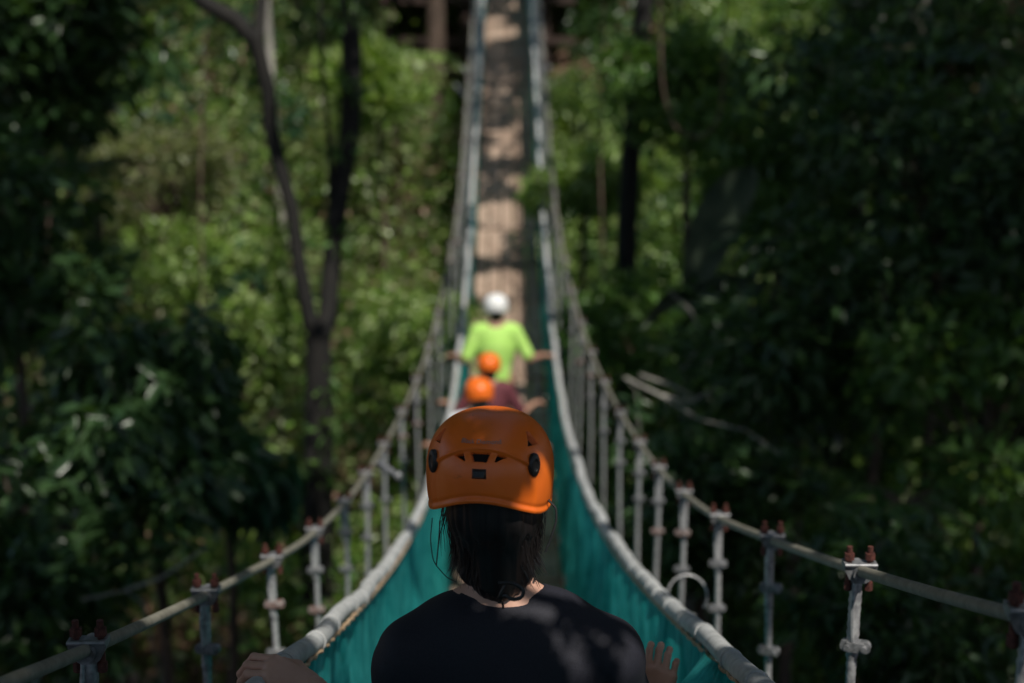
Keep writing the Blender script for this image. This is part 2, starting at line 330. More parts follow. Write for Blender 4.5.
# candidate leaf tufts in the crowns' layer
nC = 62000
cx = rng.uniform(-11, 17, nC); cyy = rng.uniform(-9, 31, nC); cz = rng.uniform(3.6, 7.0, nC)+np.clip(cyy-18, 0, 20)*.12
cand = np.stack([cx, cyy, cz], 1)
lit = np.zeros(nC, bool)
hz_ = hero_zone(cand); px_, py_, _z = hero_plane(cand)
hl = np.zeros(nC, bool)
for poly in HERO_LIT:
    cxp = sum(p[0] for p in poly)/len(poly); cyp = sum(p[1] for p in poly)/len(poly)
    hl |= (np.hypot(px_-cxp, py_-cyp) < 250)
keep = ~(lit | hl)
cand = cand[keep]
owner = np.argmin(((cand[:, None, :2]-TX[None])**2).sum(2), 1)
TR = []
for i, (x, y, r, bark, lab, typ) in enumerate(TREES):
    z0 = float(ter(np.array(x), np.array(y)))-.15; base = np.array([x, y, z0])
    e = empty('tree', base, lab, 'tree'); mb = MB()
    top = np.array([x, y, 4.6])
    if typ == 'fork':
        b0 = base; pts = [at(318, 700, 13.4), at(318, 500, 13.2), at(319, 400, 13.1), at(318, 335, 13.0)]
        pts = [base]+pts[0:]; pts = [p for p in pts if p[2] >= z0]; pts = sorted(pts, key=lambda p: p[2])
        mb.tube(pts, np.linspace(.17, .115, len(pts)), 10)
        lf = [at(*q) for q in ((319, 345, 13), (308, 320, 13), (300, 270, 12.9), (292, 207, 12.9), (280, 165, 12.8), (270, 130, 12.8), (264, 90, 12.7), (256, 42, 12.6), (236, 16, 12.5), (205, 2, 12.5), (150, -60, 12.4), (60, -200, 12.3), (-60, -420, 12.2))]
        lf = [p+rng.normal(0, .012, 3) for p in lf]
        mb.tube(lf, [.085, .075, .068, .066, .067, .068, .07, .075, .08, .07, .06, .05, .03], 10)
        rt = [at(*q) for q in ((318, 345, 13), (328, 315, 13.1), (333, 250, 13.1), (340, 190, 13.1), (350, 130, 13.2), (352, 60, 13.2), (349, 0, 13.3), (347, -90, 13.4), (360, -250, 13.5), (380, -480, 13.6))]
        mb.tube(rt, [.09, .085, .085, .09, .095, .095, .09, .085, .07, .05], 10)
        mb.tube([at(258, 40, 12.6), at(262, 0, 12.7), at(268, -60, 12.7), at(272, -200, 12.8)], [.06, .05, .045, .03], 8)
        mb.tube([at(333, 250, 13.1), at(330, 150, 13.0), at(322, 60, 12.9), at(318, -40, 12.8)], [.03, .025, .02, .015], 6)
    elif typ == 'lean':
        pts = [base, at(294, 280, 20), at(286, 240, 20), at(279, 200, 20), at(275, 130, 20), at(271, 70, 20), at(266, -20, 20), at(250, -150, 20), at(240, -380, 20)]
        mb.tube(pts, [.09, .07, .06, .06, .06, .055, .05, .045, .03], 8); top = pts[-1]
    else:
        lim = limb(mb, base, top, r*1.25, r*.7, n=16, wob=.25, sides=10)
        for q in range(5):                                   # root flare
            a = q*1.26+.3; mb.tube([base+[math.cos(a)*r*2.6, math.sin(a)*r*2.6, -.1], base+[math.cos(a)*r*1.1, math.sin(a)*r*1.1, .25], base+[0, 0, .8]], [r*.25, r*.35, r*.2], 6)
    own = cand[owner == i]
    if typ == 'fork': tips = [lf[-1], rt[-1]]
    else: tips = [top]
    sel = own[rng.permutation(len(own))[:14]] if len(own) else []
    for s in sel:
        a = min(tips, key=lambda q: np.linalg.norm(q-s)); st = a-[0, 0, rng.uniform(0, .8)]
        limb(mb, st, s, r*.4, .015, sag=.08, n=9, wob=.4, sides=6)
    tr = obj('trunk', mb, M[bark], e, base)
    if typ == 'fork':
        cs = [at(px+rng.uniform(-7, 7), py, 13.0) for px, py in ((318, 470), (320, 430), (316, 385), (334, 240), (352, 90), (345, 20), (262, 80), (296, 235), (350, 150))]
        P, D, S = clump_leaves(cs, [.14]*len(cs), 26, .11); link('climbing_leaves', leaf_mesh('climbing_leaves', P-base, D, S), G['mid'], tr)
    if i == 7: canopy_root = (e, base, mb, top)
    if len(own):
        # each tuft -> several leaves
        k = 5; P = np.repeat(own, k, 0)+rng.normal(size=(len(own)*k, 3))*.16
        D = rng.normal(size=P.shape); D[:, 2] -= .3; D /= np.linalg.norm(D, axis=1)[:, None]; S = rng.uniform(.14, .27, len(P))
        mid_ = P+D*S[:, None]*.5; ok = ~(is_lit_ground(mid_) | is_lit_bridge(mid_)); hx, hy, _z = hero_plane(mid_)  # crowns shaped for the light: leaves dropped above spots meant to be sunlit
        for poly in HERO_LIT: ok &= ~(np.hypot(hx-sum(p[0] for p in poly)/len(poly), hy-sum(p[1] for p in poly)/len(poly)) < 150)
        P, D, S = P[ok], D[ok], S[ok]
        me = leaf_mesh('crown', P-base, D, S, aspect=.6)
        link('crown', me, G['dark'] if i % 2 else G['mid'], e)
    TR.append((e, base))
# unseen leafy branch added to shade the walker, sun patches cut out of it
e, base, _m, top = canopy_root
n = 36000
u1 = np.cross(SUN, [0, 0, 1.]); u1 /= np.linalg.norm(u1); u2 = np.cross(SUN, u1)
ctr = at(505, 545, 2.5)+SUN*2.75
P = ctr+u1*rng.uniform(-.66, .62, n)[:, None]+u2*rng.uniform(-.62, .62, n)[:, None]+SUN*rng.uniform(-.28, .28, n)[:, None]
D = rng.normal(size=P.shape); D[:, 2] -= .2; D /= np.linalg.norm(D, axis=1)[:, None]; S = rng.uniform(.028, .05, n)
px_, py_, _z = hero_plane(P+D*S[:, None]*.5); k = np.ones(n, bool)
for poly in HERO_LIT: k &= ~in_poly(px_, py_, poly)
k &= ~((px_ > 625) & (py_ > 500)) & ~((px_ < 225) & (py_ > 560)) & (py_ > 335)
P = P[k]; D = D[k]; S = S[k]
mb = MB(); limb(mb, top-[0, 0, 1.2], ctr, .05, .015, sag=.08, n=14)
for _ in range(16):
    q = P[rng.integers(len(P))]
    if np.dot(q-ctr, u1)*(1 if proj(ctr+u1)[0] > 505 else -1) > -.05: continue
    limb(mb, ctr+(q-ctr)*.1, q, .010, .003, n=6, sides=5)
lb = obj('shade_branch', mb, M['bark_grey'], e, base)
link('shade_branch_leaves', leaf_mesh('shade_branch_leaves', P-base, D, S, aspect=.6), G['mid'], lb)

# ---------------------------------------------------------------- undergrowth (uncountable) and individual plants
def scatter_patch(name, label, kind, xr, yr, n, size, nper, hmax, gkey, seed_cond=None, rad=(.35, .8)):
    x = rng.uniform(*xr, n); y = rng.uniform(*yr, n)
    if seed_cond is not None: k = seed_cond(x, y); x, y = x[k], y[k]
    z = ter(x, y)+rng.uniform(.1, 1, len(x))**1.4*hmax
    # keep clear of the bridge
    rr = rng.uniform(*rad, len(x)); k = ~((np.abs(x) < 1.05+rr) & (z+rr > deckz(y)-.5) & (y < 28)); k &= (z < 2.2+np.clip(y-25, 0, 9))
    k &= ~((np.abs(x) < 2.7) & (y > 25) & (y < 29) & (z+rr > 27*0+deckz(27.9)-1.1)); k &= ~((y < 10.5) & (z > -2.9-.0*y))
    P, D, S = clump_leaves(np.stack([x, y, z], 1)[k], rr[k], nper, size)
    return tag(link(name, leaf_mesh(name, P, D, S), G[gkey]), label, 'undergrowth', kind='stuff')
L_ = (-13, -.4); R_ = (.4, 14)
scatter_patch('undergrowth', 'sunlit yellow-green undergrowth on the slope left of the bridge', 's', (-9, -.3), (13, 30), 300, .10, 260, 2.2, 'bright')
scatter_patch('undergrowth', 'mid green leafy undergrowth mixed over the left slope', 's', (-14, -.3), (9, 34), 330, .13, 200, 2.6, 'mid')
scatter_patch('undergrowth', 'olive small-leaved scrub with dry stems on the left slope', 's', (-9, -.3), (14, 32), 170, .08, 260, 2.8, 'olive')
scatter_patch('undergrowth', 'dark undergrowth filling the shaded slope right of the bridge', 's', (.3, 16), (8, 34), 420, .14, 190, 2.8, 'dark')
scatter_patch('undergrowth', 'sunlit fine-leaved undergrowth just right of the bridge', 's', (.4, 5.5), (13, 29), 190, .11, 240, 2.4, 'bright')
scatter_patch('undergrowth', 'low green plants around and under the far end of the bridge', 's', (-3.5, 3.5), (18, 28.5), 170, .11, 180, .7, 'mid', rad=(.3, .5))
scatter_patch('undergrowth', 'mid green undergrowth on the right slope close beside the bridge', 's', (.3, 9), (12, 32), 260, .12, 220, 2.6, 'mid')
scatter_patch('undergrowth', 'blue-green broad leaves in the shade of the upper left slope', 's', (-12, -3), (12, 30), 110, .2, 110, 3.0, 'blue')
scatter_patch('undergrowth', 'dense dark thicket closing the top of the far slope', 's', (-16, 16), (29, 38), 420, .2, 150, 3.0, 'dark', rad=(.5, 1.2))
def airy(name, label, xr, yr, n, hmax, gkey, lo, hi, cat='undergrowth'):
    x = rng.uniform(*xr, n); y = rng.uniform(*yr, n); g = noise(x*1.3, y*1.3, 4); z = ter(x, y)+rng.uniform(0, 1, n)**1.3*hmax*(.55+.9*g)
    k = ~((np.abs(x) < 1.15) & (z > deckz(y)-.4)) & (z < 2.4) & ~((y < 11) & (z > -3.2)) & ~((np.abs(x) < 2.9) & (y > 23.5) & (z > -2.0)); x, y, z = x[k], y[k], z[k]
    D = rng.normal(size=(len(x), 3)); D[:, 2] -= .4
    return tag(link(name, leaf_mesh(name, np.stack([x, y, z], 1), D, rng.uniform(lo, hi, len(x)), aspect=.6), G[gkey]), label, cat, kind='stuff')
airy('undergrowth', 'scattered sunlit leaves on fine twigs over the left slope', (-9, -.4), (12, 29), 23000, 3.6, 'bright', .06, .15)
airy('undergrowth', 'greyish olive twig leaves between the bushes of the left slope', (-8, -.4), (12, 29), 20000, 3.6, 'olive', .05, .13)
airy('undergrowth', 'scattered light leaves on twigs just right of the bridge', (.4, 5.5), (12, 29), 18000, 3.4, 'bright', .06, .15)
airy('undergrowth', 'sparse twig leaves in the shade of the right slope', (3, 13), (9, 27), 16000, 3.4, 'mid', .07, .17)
airy('dead_leaves', 'withered pinkish-brown leaves caught on the left slope bushes', (-8, -.4), (11, 28), 7000, 2.6, 'litter', .07, .16, 'dead leaves')
# leaf litter
n = 26000; x = rng.uniform(-11, 11, n); y = rng.uniform(5, 31, n); z = ter(x, y)+.02
D = rng.normal(size=(n, 3)); D[:, 2] *= .2
tag(link('leaf_litter', leaf_mesh('leaf_litter', np.stack([x, y, z], 1), D, rng.uniform(.08, .18, n), aspect=.6), G['litter']), 'brown fallen leaves lying over the forest floor', 'leaf litter', kind='stuff')

def small_tree(x, y, ctop, rad, label, g, size, nper=150, nc=16, bark='bark_brown', name='small_tree', flat=.8, droop=.3, asp=.42, cat='tree', group=None):
    z0 = float(ter(np.array(x), np.array(y)))-.1; base = np.array([x, y, z0]); e = empty(name, base, label, cat, group)
    c0 = np.array([x, y, ctop-rad*.8]); mb = MB(); limb(mb, base, c0, .04+rad*.03, .03, n=10)
    cs = []
    for _ in range(nc):
        d = rng.normal(size=3); d /= np.linalg.norm(d); c = c0+d*rad*rng.uniform(.3, .95)*np.array([1, 1, flat]); cs.append(c)
        limb(mb, c0-[0, 0, rad*.5], c, .022, .006, sag=.05, n=6, sides=5)
    obj('trunk', mb, M[bark], e, base)
    P, D, S = clump_leaves(cs, rad*rng.uniform(.28, .5, nc), nper, size, droop=droop)
    link('crown', leaf_mesh('crown', P-base, D, S, aspect=asp), G[g], e)
    return e
def sp(px, py, z): p = at(px, py, z); return p
def place(px, py, z, rad, label, g, size, **k):
    p = at(px, py, z); return small_tree(p[0], p[1], p[2]+rad*.8, rad, label, g, size, **k)
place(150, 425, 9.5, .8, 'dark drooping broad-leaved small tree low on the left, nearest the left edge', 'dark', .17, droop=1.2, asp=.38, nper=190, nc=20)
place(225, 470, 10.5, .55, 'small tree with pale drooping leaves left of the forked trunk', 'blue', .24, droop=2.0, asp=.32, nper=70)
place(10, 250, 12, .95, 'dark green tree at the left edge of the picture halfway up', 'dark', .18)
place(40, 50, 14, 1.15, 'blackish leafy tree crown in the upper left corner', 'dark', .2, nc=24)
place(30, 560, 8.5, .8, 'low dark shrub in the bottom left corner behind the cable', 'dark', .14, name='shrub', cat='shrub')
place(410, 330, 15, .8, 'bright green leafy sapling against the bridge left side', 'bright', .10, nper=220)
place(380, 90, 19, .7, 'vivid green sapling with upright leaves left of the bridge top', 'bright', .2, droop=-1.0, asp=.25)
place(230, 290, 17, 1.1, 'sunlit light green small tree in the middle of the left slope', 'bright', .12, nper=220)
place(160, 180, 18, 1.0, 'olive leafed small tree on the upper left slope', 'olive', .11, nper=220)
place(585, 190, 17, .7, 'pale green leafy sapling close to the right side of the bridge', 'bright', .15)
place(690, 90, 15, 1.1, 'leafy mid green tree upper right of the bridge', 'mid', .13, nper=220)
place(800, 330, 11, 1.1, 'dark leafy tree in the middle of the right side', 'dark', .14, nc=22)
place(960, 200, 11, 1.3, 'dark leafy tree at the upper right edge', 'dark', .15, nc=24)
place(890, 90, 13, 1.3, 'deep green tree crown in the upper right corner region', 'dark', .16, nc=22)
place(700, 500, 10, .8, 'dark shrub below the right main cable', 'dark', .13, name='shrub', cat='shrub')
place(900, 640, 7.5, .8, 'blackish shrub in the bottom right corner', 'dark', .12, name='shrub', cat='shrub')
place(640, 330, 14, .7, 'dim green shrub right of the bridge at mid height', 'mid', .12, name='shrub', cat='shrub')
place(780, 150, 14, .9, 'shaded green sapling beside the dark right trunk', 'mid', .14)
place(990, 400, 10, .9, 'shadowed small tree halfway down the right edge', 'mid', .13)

def frond_plant(px, py, z, label, n, length, g, leaf=.16, up=.5, name='fern', cat='fern', seedlen=22):
    p = at(px, py, z); e = empty(name, p, label, cat); P = []; D = []; S = []; mb = MB()
    for i in range(n):
        a = i*2*math.pi/n+rng.uniform(-.3, .3); t = np.linspace(0, 1, seedlen)[:, None]; d = np.array([math.cos(a), math.sin(a), 0])
        pts = d*t*length+np.array([0, 0, 1])*(up*t-1.0*up*t**2.2*1.3)*length; mb.tube(pts, np.linspace(.012, .003, seedlen), 5)
        side = np.array([-d[1], d[0], 0])
        for s in (-1, 1):
            for j in range(2, seedlen):
                P.append(pts[j]); D.append(side*s+d*.45-[0, 0, .25]); S.append(leaf*math.sin(math.pi*(j/seedlen)**.8)+.03)
    zt = float(ter(np.array(p[0]), np.array(p[1])))
    if p[2]-zt > .1: mb.tube([[0, 0, zt-p[2]], [.03, .02, (zt-p[2])*.5], [0, 0, 0]], [.06, .05, .05], 8)
    st = obj('stem', mb, M['bark_brown'], e)
    link('leaflets', leaf_mesh('leaflets', np.array(P), np.array(D), np.array(S), aspect=.22), G[g], e); return e
frond_plant(905, 505, 9.5, 'light green fern fronds catching light on the lower right', 9, .55, 'mid')
frond_plant(60, 480, 11, 'feathery fern in the dark at the lower left edge', 8, .8, 'mid')
frond_plant(395, 60, 21, 'bright green palm fronds beside the platform at top', 9, 1.1, 'bright', leaf=.35, name='palm', cat='palm')
frond_plant(95, 170, 15, 'pale feathery palm fronds on the upper left', 8, .9, 'olive', leaf=.3, name='palm', cat='palm')
frond_plant(950, 60, 12, 'dark palm fronds at the upper right', 8, 1.0, 'dark', leaf=.3, name='palm', cat='palm')

# broad slanting leaf right of the bridge
M['bigleaf'] = surf('broad_leaf', (.05, .075, .05), (.10, .13, .085), .4, scale=5, stretch=(1, 1, 1), bump=.002)
p0 = at(688, 298, 11.8); zt = float(ter(np.array(p0[0]), np.array(p0[1])))
e = empty('banana_plant', [p0[0], p0[1], zt], 'broad-leaved plant with a long pale slanting leaf right of the bridge', 'plant'); base = np.array([p0[0], p0[1], zt]); mb = MB()
mb.tube([base, base+(p0-base)*.5+[.05, 0, 0], p0], [.09, .07, .03], 10); obj('stem', mb, M['bark_grey'], e, base)
for tip, w in (((752, 168), .21), ((640, 330), .10), ((765, 290), .10)):
    tp = at(tip[0], tip[1], 11.8+rng.uniform(-.4, .4)); mb = MB(); n = 18; t = np.linspace(0, 1, n); d = tp-p0; L = np.linalg.norm(d)
    mid = p0+d*t[:, None]+np.array([0, 0, 1])*(np.sin(t*math.pi)*.12*L)[:, None]
    side = np.cross(d, [0, .7, .3]); side /= np.linalg.norm(side); ww = w*np.sin(math.pi*np.clip(t*.95+.04, 0, 1))**.6
    Vv = np.stack([mid+side*ww[:, None]+[0, -.05, .02], mid, mid-side*ww[:, None]+[0, -.05, .02]], 1).reshape(-1, 3)
    Fc = [(i*3+j, i*3+j+1, i*3+4+j, i*3+3+j) for i in range(n-1) for j in (0, 1)]
    mb.add(Vv, Fc); obj('leaf', mb, M['bigleaf'], e, base)
# pale dead branches
def dead(paths, label):
    b = at(*paths[0][0]); b2 = np.array([b[0], b[1], float(ter(np.array(b[0]), np.array(b[1])))]); mb = MB()
    mb.tube([b2+[.5, .4, 0], (b+b2)/2+[.35, .3, 0], b+[.08, .06, -.1], b], [.010, .007, .005, .005], 5)
    for p in paths: q = [at(*a) for a in p]; mb.tube(q, np.linspace(.012, .004, len(q)), 6)
    o = obj('dead_branch', mb, M['bark_pale'], None, b2, loc=b2); tag(o, label, 'branch')
dead([[(680, 372, 11), (705, 340, 11), (735, 315, 11.1), (775, 296, 11.2)], [(705, 340, 11), (690, 310, 10.9), (668, 290, 10.9)]], 'pale arched dead branch right of the bridge at mid height')
dead([[(625, 378, 10), (660, 395, 9.8), (700, 420, 9.7), (745, 430, 9.7), (780, 455, 9.7)], [(640, 375, 10), (670, 385, 9.9), (700, 400, 9.9)], [(660, 395, 9.8), (690, 402, 9.8), (720, 385, 9.7)]], 'tangle of grey dead twigs above the right main cable')
dead([[(125, 590, 8), (160, 578, 8), (205, 548, 8)], [(80, 600, 8), (125, 590, 8)]], 'thin pale stick at the lower left behind the cable')
# hanging vines
def vine(pts, label, r=.012):
    q = np.array([at(*a) for a in pts]); mb = MB(); k = len(q); t = np.linspace(0, k-1, 40); qq = np.stack([np.interp(t, range(k), q[:, i]) for i in range(3)], 1)
    for _ in range(3): qq[1:-1] = (qq[:-2]+qq[2:]+2*qq[1:-1])/4
    mb.tube(qq, r, 6); top = q[0]; o = obj('vine', mb, M['bark_brown'], None, top, loc=top); tag(o, label, 'vine')
vine([(655, -250, 13), (660, 0, 13), (662, 90, 13), (675, 130, 13), (700, 140, 13), (722, 120, 13), (726, 0, 13), (726, -200, 13)], 'looping liana hanging at upper right of the bridge')
vine([(600, -200, 15), (604, 60, 15), (600, 160, 15), (606, 330, 15)], 'thin straight vine between the bridge and the dark right trunk')
vine([(215, -200, 15), (205, 60, 15), (200, 200, 15), (207, 420, 15)], 'thin vine hanging over the sunlit left slope')

# ---------------------------------------------------------------- the bridge
BR = bpy.data.objects.new('suspension_bridge', None); C.objects.link(BR); tag(BR, 'long sagging timber footbridge with steel cables and turquoise side nets', 'bridge')
ys = np.arange(-2.6, 27.9, .12)
mb = MB()                                   # boards
for k in range(5):
    xc = -.31+k*.155; y0 = -2.6-(k*37 % 50)/50*1.5
    while y0 < 27.9:
        y1 = min(y0+2.3+.15*(k % 2), 27.9); yy = np.linspace(max(y0, -2.6), y1-.006, max(2, int((y1-y0)/.15))); 
        if yy[-1] > yy[0]+.02:
            jz = rng.uniform(-.003, .003); zz = deckz(yy)+jz; xx = xc+rng.uniform(-.003, .003); V = []
            for a, b_ in zip(yy, zz): V += [[xx-.0685, a, b_-.028], [xx+.0685, a, b_-.028], [xx+.0685, a, b_], [xx-.0685, a, b_]]
            Fc = []
            for i in range(len(yy)-1):
                for j in range(4): q = (j+1) % 4; Fc.append((i*4+j, i*4+4+j, i*4+4+q, i*4+q))
            Fc += [(0, 1, 2, 3), tuple(len(V)-4+j for j in (3, 2, 1, 0))]; mb.add(V, Fc)
        y0 = y1
obj('deck_boards', mb, M['boards'], BR, smooth=False)
HY = {-1: [], 1: []}
for s, y0, dyy in ((-1, 2.45, .965), (1, 1.97, .965)):
    y = y0-3*dyy
    while y < 27.3: HY[s].append(y); y += dyy
for y in sorted(HY[1]):                      # a cross bearer under each pair of hangers
    mb = MB(); w = float(cabx(y)); z = float(deckz(y))-.06
    mb.box((0, y, z), (w*2+.12, .07, .055)); obj('cross_bearer', mb, M['darkwood'], BR, smooth=False)
for y in np.arange(-2.4, 27.2, .965):
    mb = MB(); mb.box((0, y+.3, float(deckz(y+.3))+.012), (.76, .05, .02)); obj('cross_batten', mb, M['boards'], BR, smooth=False)
for s in (-1, 1):
    yy = np.arange(-2.6, 28.6, .1); P = np.stack([s*cabx(yy), yy, cabz(yy, s)], 1); mb = MB(); mb.tube(P, .0125, 12); obj('main_cable', mb, M['cable'], BR)
    yy = np.arange(-2.6, 28.2, .05); bl = (noise(yy*2.2, s*5+8)-.5)*.012
    P = np.stack([s*(railxs(yy, s)+bl), yy, railz(yy)+bl], 1); mb = MB(); mb.tube(P, .023, 16)
    y = -2.5
    while y < 28: 
        q = np.array([[s*railxs(a, s), a, railz(a)] for a in (y, y+.012, y+.022)]); bb = (noise(q[:, 1]*2.2, s*5+8)-.5)*.012; q[:, 0] += s*bb; q[:, 2] += bb
        mb.tube(q, .0255, 16); y += rng.choice([.09, .22, .3, .42])
    hr = obj('handrail', mb, M['rail'], BR)
    yy = np.arange(-2.6, 28.2, .02); P = np.stack([s*(railxs(yy, s)-.020)+.003*np.sin(yy*60), yy, railz(yy)-.022+.003*np.cos(yy*60)], 1); mb = MB(); mb.tube(P, .005, 6); obj('hem_cord', mb, M['hem'], hr)
    # side net
    ny_, nz_ = 900, 30; yy = np.linspace(-2.4, 27.8, ny_); t = np.linspace(0, 1, nz_)
    Yg, Tg = np.meshgrid(yy, t, indexing='ij'); top = railz(Yg)-.016; bot = deckz(Yg)-.01; xt = railxs(Yg, s)-.008; xb = .405
    fold = np.sin(Yg*18+3*noise(Yg*1.5, 1))*.022+np.sin(Yg*41+4*noise(Yg*2, 3))*.005+(noise(Yg*5, Tg*2, s)-.5)*.07+(noise(Yg*22, Tg*3, s)-.5)*.016
    Xg = xt+(xb-xt)*Tg+np.sin(Tg*math.pi)*(fold+.02)
    if s > 0: Xg = Xg-.085*np.exp(-((Yg-2.93)/.16)**2-((Tg-.10)/.09)**2)
    Zg = top+(bot-top)*Tg+(noise(Yg*4, Tg*3, 7)-.5)*.01*np.sin(Tg*math.pi)
    V = np.stack([s*Xg, Yg, Zg], -1).reshape(-1, 3); q = (np.arange(ny_-1)[:, None]*nz_+np.arange(nz_-1)).ravel()
    link('side_net', raw_mesh('side_net', V, np.stack([q, q+1, q+nz_+1, q+nz_], 1)), M['net'], BR)
# hangers
def bolt_mb(x):
    m = MB(); a = np.linspace(0, 2*math.pi, 7)[:-1]
    m.tube([[x, 0, -.05], [x, 0, .052]], .0062, 10); m.tube([[x, 0, .022], [x, 0, .037]], .0115, 6); m.tube([[x, 0, -.048], [x, 0, -.030]], .0095, 6); return m
def bracket_mb():
    m = MB(); prof = [(-.041, .020), (-.041, .006), (-.026, -.022), (-.014, -.030), (.014, -.030), (.026, -.022), (.041, .006), (.041, .020), (.020, .0165), (-.020, .0165)]
    prof = [(x*.86, z*.92) for x, z in prof]; n = len(prof); V = [[x, y, z] for y in (-.017, .017) for x, z in prof]
    m.add(V, [tuple(range(n)), tuple(range(2*n-1, n-1, -1))]+[(i, i+n, (i+1) % n+n, (i+1) % n) for i in range(n)])
    m.tube([[-.035, -.019, .0150], [.035, -.019, .0150]], .0045, 8); m.tube([[0, -.032, -.004], [0, .032, -.004]], .018, 14)
    return m
def clip_mb():
    m = MB(); m.box((0, 0, 0), (.046, .034, .026), taper=.85); m.tube([[-.024, -.010, 0], [-.024, .012, 0]], .016, 12); m.tube([[.024, -.010, 0], [.024, .012, 0]], .016, 12)
    m.tube([[-.022, -.024, 0], [-.022, -.008, 0]], .008, 8); m.tube([[.022, -.024, 0], [.022, -.008, 0]], .008, 8); return m
me_br = me_cl = None; first = {}
def inst(name, key, build, m, parent, loc, rz=0):
    if key not in first:
        o = obj(name, build(), m, parent, loc=loc); first[key] = o
    else:
        o = first[key].copy(); C.objects.link(o); o.parent = parent; o.location = loc
    o.rotation_euler = (0, 0, rz); o.scale = (.84,)*3 if name == 'cable_clip' else (1, 1, 1); return o
for s in (-1, 1):
    for i, y in enumerate(HY[s]):
        x = s*float(cabx(y)); zt = float(cabz(y, s)); zb = float(deckz(y))-.05; L = zt-zb; near = 1.5 < y < 6.5
        mb = MB(); lean = rng.uniform(-.012, .012); n = int(L/.007) if near else 14; tt = np.linspace(0, 1, n)
        bow = .006*np.sin(tt*5+i)
        P = np.stack([bow+lean*tt, np.zeros(n), -.025-(L-.025)*tt], 1)
        mb.tube(P, np.where(tt*L < .18, .0145, .012), 18 if near else 8, twist=55 if near else None)
        mb.tube([[-.010, -.012, -.02], [-.013, -.014, -.07], [-.011, -.013, -.13], [-.008, -.013, -.19]], [.004, .006, .005, .003], 6)
        h = obj('hanger', mb, M['wire'], BR, loc=(x, y, zt)); rz = rng.uniform(-.3, .3)
        h.rotation_euler = (0, 0, 0)
        slope = float(cabz(y+.1, s)-cabz(y-.1, s))/.2
        b_ = inst('clamp_bracket', 'br', bracket_mb, M['casting'], h, (0, 0, .004), rz*.3)
        for k, bx_ in enumerate((-.0225, .0225)): inst('bolt', 'bolt'+str(k), lambda: bolt_mb(bx_), M['rust'], h, (0, 0, .004), rz*.3)
        for k, dz in enumerate((.16, .335)):
            dz = dz+rng.uniform(-.02, .02)
            if dz < L-.1: inst('cable_clip', 'cl'+('r' if (i*7+k*3+(s > 0)) % 5 == 0 else ''), clip_mb, M['rustclip'] if (i*7+k*3+(s > 0)) % 5 == 0 else M['casting'], h, (lean*.2, -.006, -dz), rz+rng.uniform(-.25, .25))
# loose loops of wire
mb = MB(); c = at(687, 596, 4.9); a = np.linspace(-.6, 5.2, 40); mb.tube(c+np.stack([.068*np.cos(a), .02*np.sin(a), .068*np.sin(a)], 1), .0042, 8); obj('wire_loop', mb, M['wire'], BR)
for q in (((378, 462, 6.2), (398, 476, 6.1)), ((536, 75, 21), (549, 68, 21)), ((452, 58, 21), (466, 72, 21)), ((455, 85, 20), (466, 98, 20))):
    mb = MB(); a, b_ = at(*q[0]), at(*q[1]); mb.tube([a, (a+b_)/2, b_], .012 if q[0][2] < 10 else .03, 8); mb.ball(b_, .02 if q[0][2] < 10 else .035); obj('cable_stay', mb, M['casting'], BR)

# platform at the far end
pz = float(deckz(27.9)); e = empty('wooden_platform', (0, 28.9, pz-1.6), 'dark timber landing platform where the bridge ends at the top', 'platform'); base = np.array([0, 28.9, pz-1.6])
mb = MB()
for k in range(16): mb.box((-.55, 28.0+k*.13, pz+.0), (3.7, .122, .04))
obj('platform_floor', mb, M['darkwood'], e, base, smooth=False)
for x, y in ((-2.3, 28.05), (-.8, 28.05), (.75, 28.05), (-2.3, 29.9), (1.2, 29.9)):
    mb = MB(); mb.tube([[x, y, pz-3.2], [x, y, pz+2.6]], .085, 10); obj('post', mb, M['darkwood'], e, base)
for z in (pz-.1, pz-.85):
    mb = MB(); mb.box((-.55, 27.93 if z < pz-.5 else 27.94, z), (3.7, .08, .13)); obj('beam', mb, M['darkwood'], e, base, smooth=False)
mb = MB(); mb.box((-1.55, 30.1, pz+.9), (1.6, .05, 1.8)); obj('back_panel', mb, M['darkwood'], e, base, smooth=False)

# ---------------------------------------------------------------- implicit surfaces for people
def cone(p, a, b, r0, r1):
    a = np.asarray(a, np.float32); b = np.asarray(b, np.float32); ab = b-a; t = np.clip(((p-a)@ab)/(ab@ab+1e-9), 0, 1)
    return np.linalg.norm(p-a-t[..., None]*ab, axis=-1)-(r0+t*(r1-r0))
def ell(p, c, r):
    r = np.asarray(r, np.float32); q = (p-np.asarray(c, np.float32))/r; k0 = np.linalg.norm(q, axis=-1); k1 = np.linalg.norm(q/r, axis=-1)
    return k0*(k0-1)/(k1+1e-6)
def smin(a, b, k): h = np.clip(.5+.5*(b-a)/k, 0, 1); return b+(a-b)*h-k*h*(1-h)
def union(p, prims, k=.02):
    d = None
    for q in prims:
        kk = q[-1] if isinstance(q[-1], float) and q[0] in ('cK', 'eK') else k
        e_ = cone(p, *q[1:5]) if q[0][0] == 'c' else ell(p, q[1], q[2])
        d = e_ if d is None else smin(d, e_, kk)
    return d
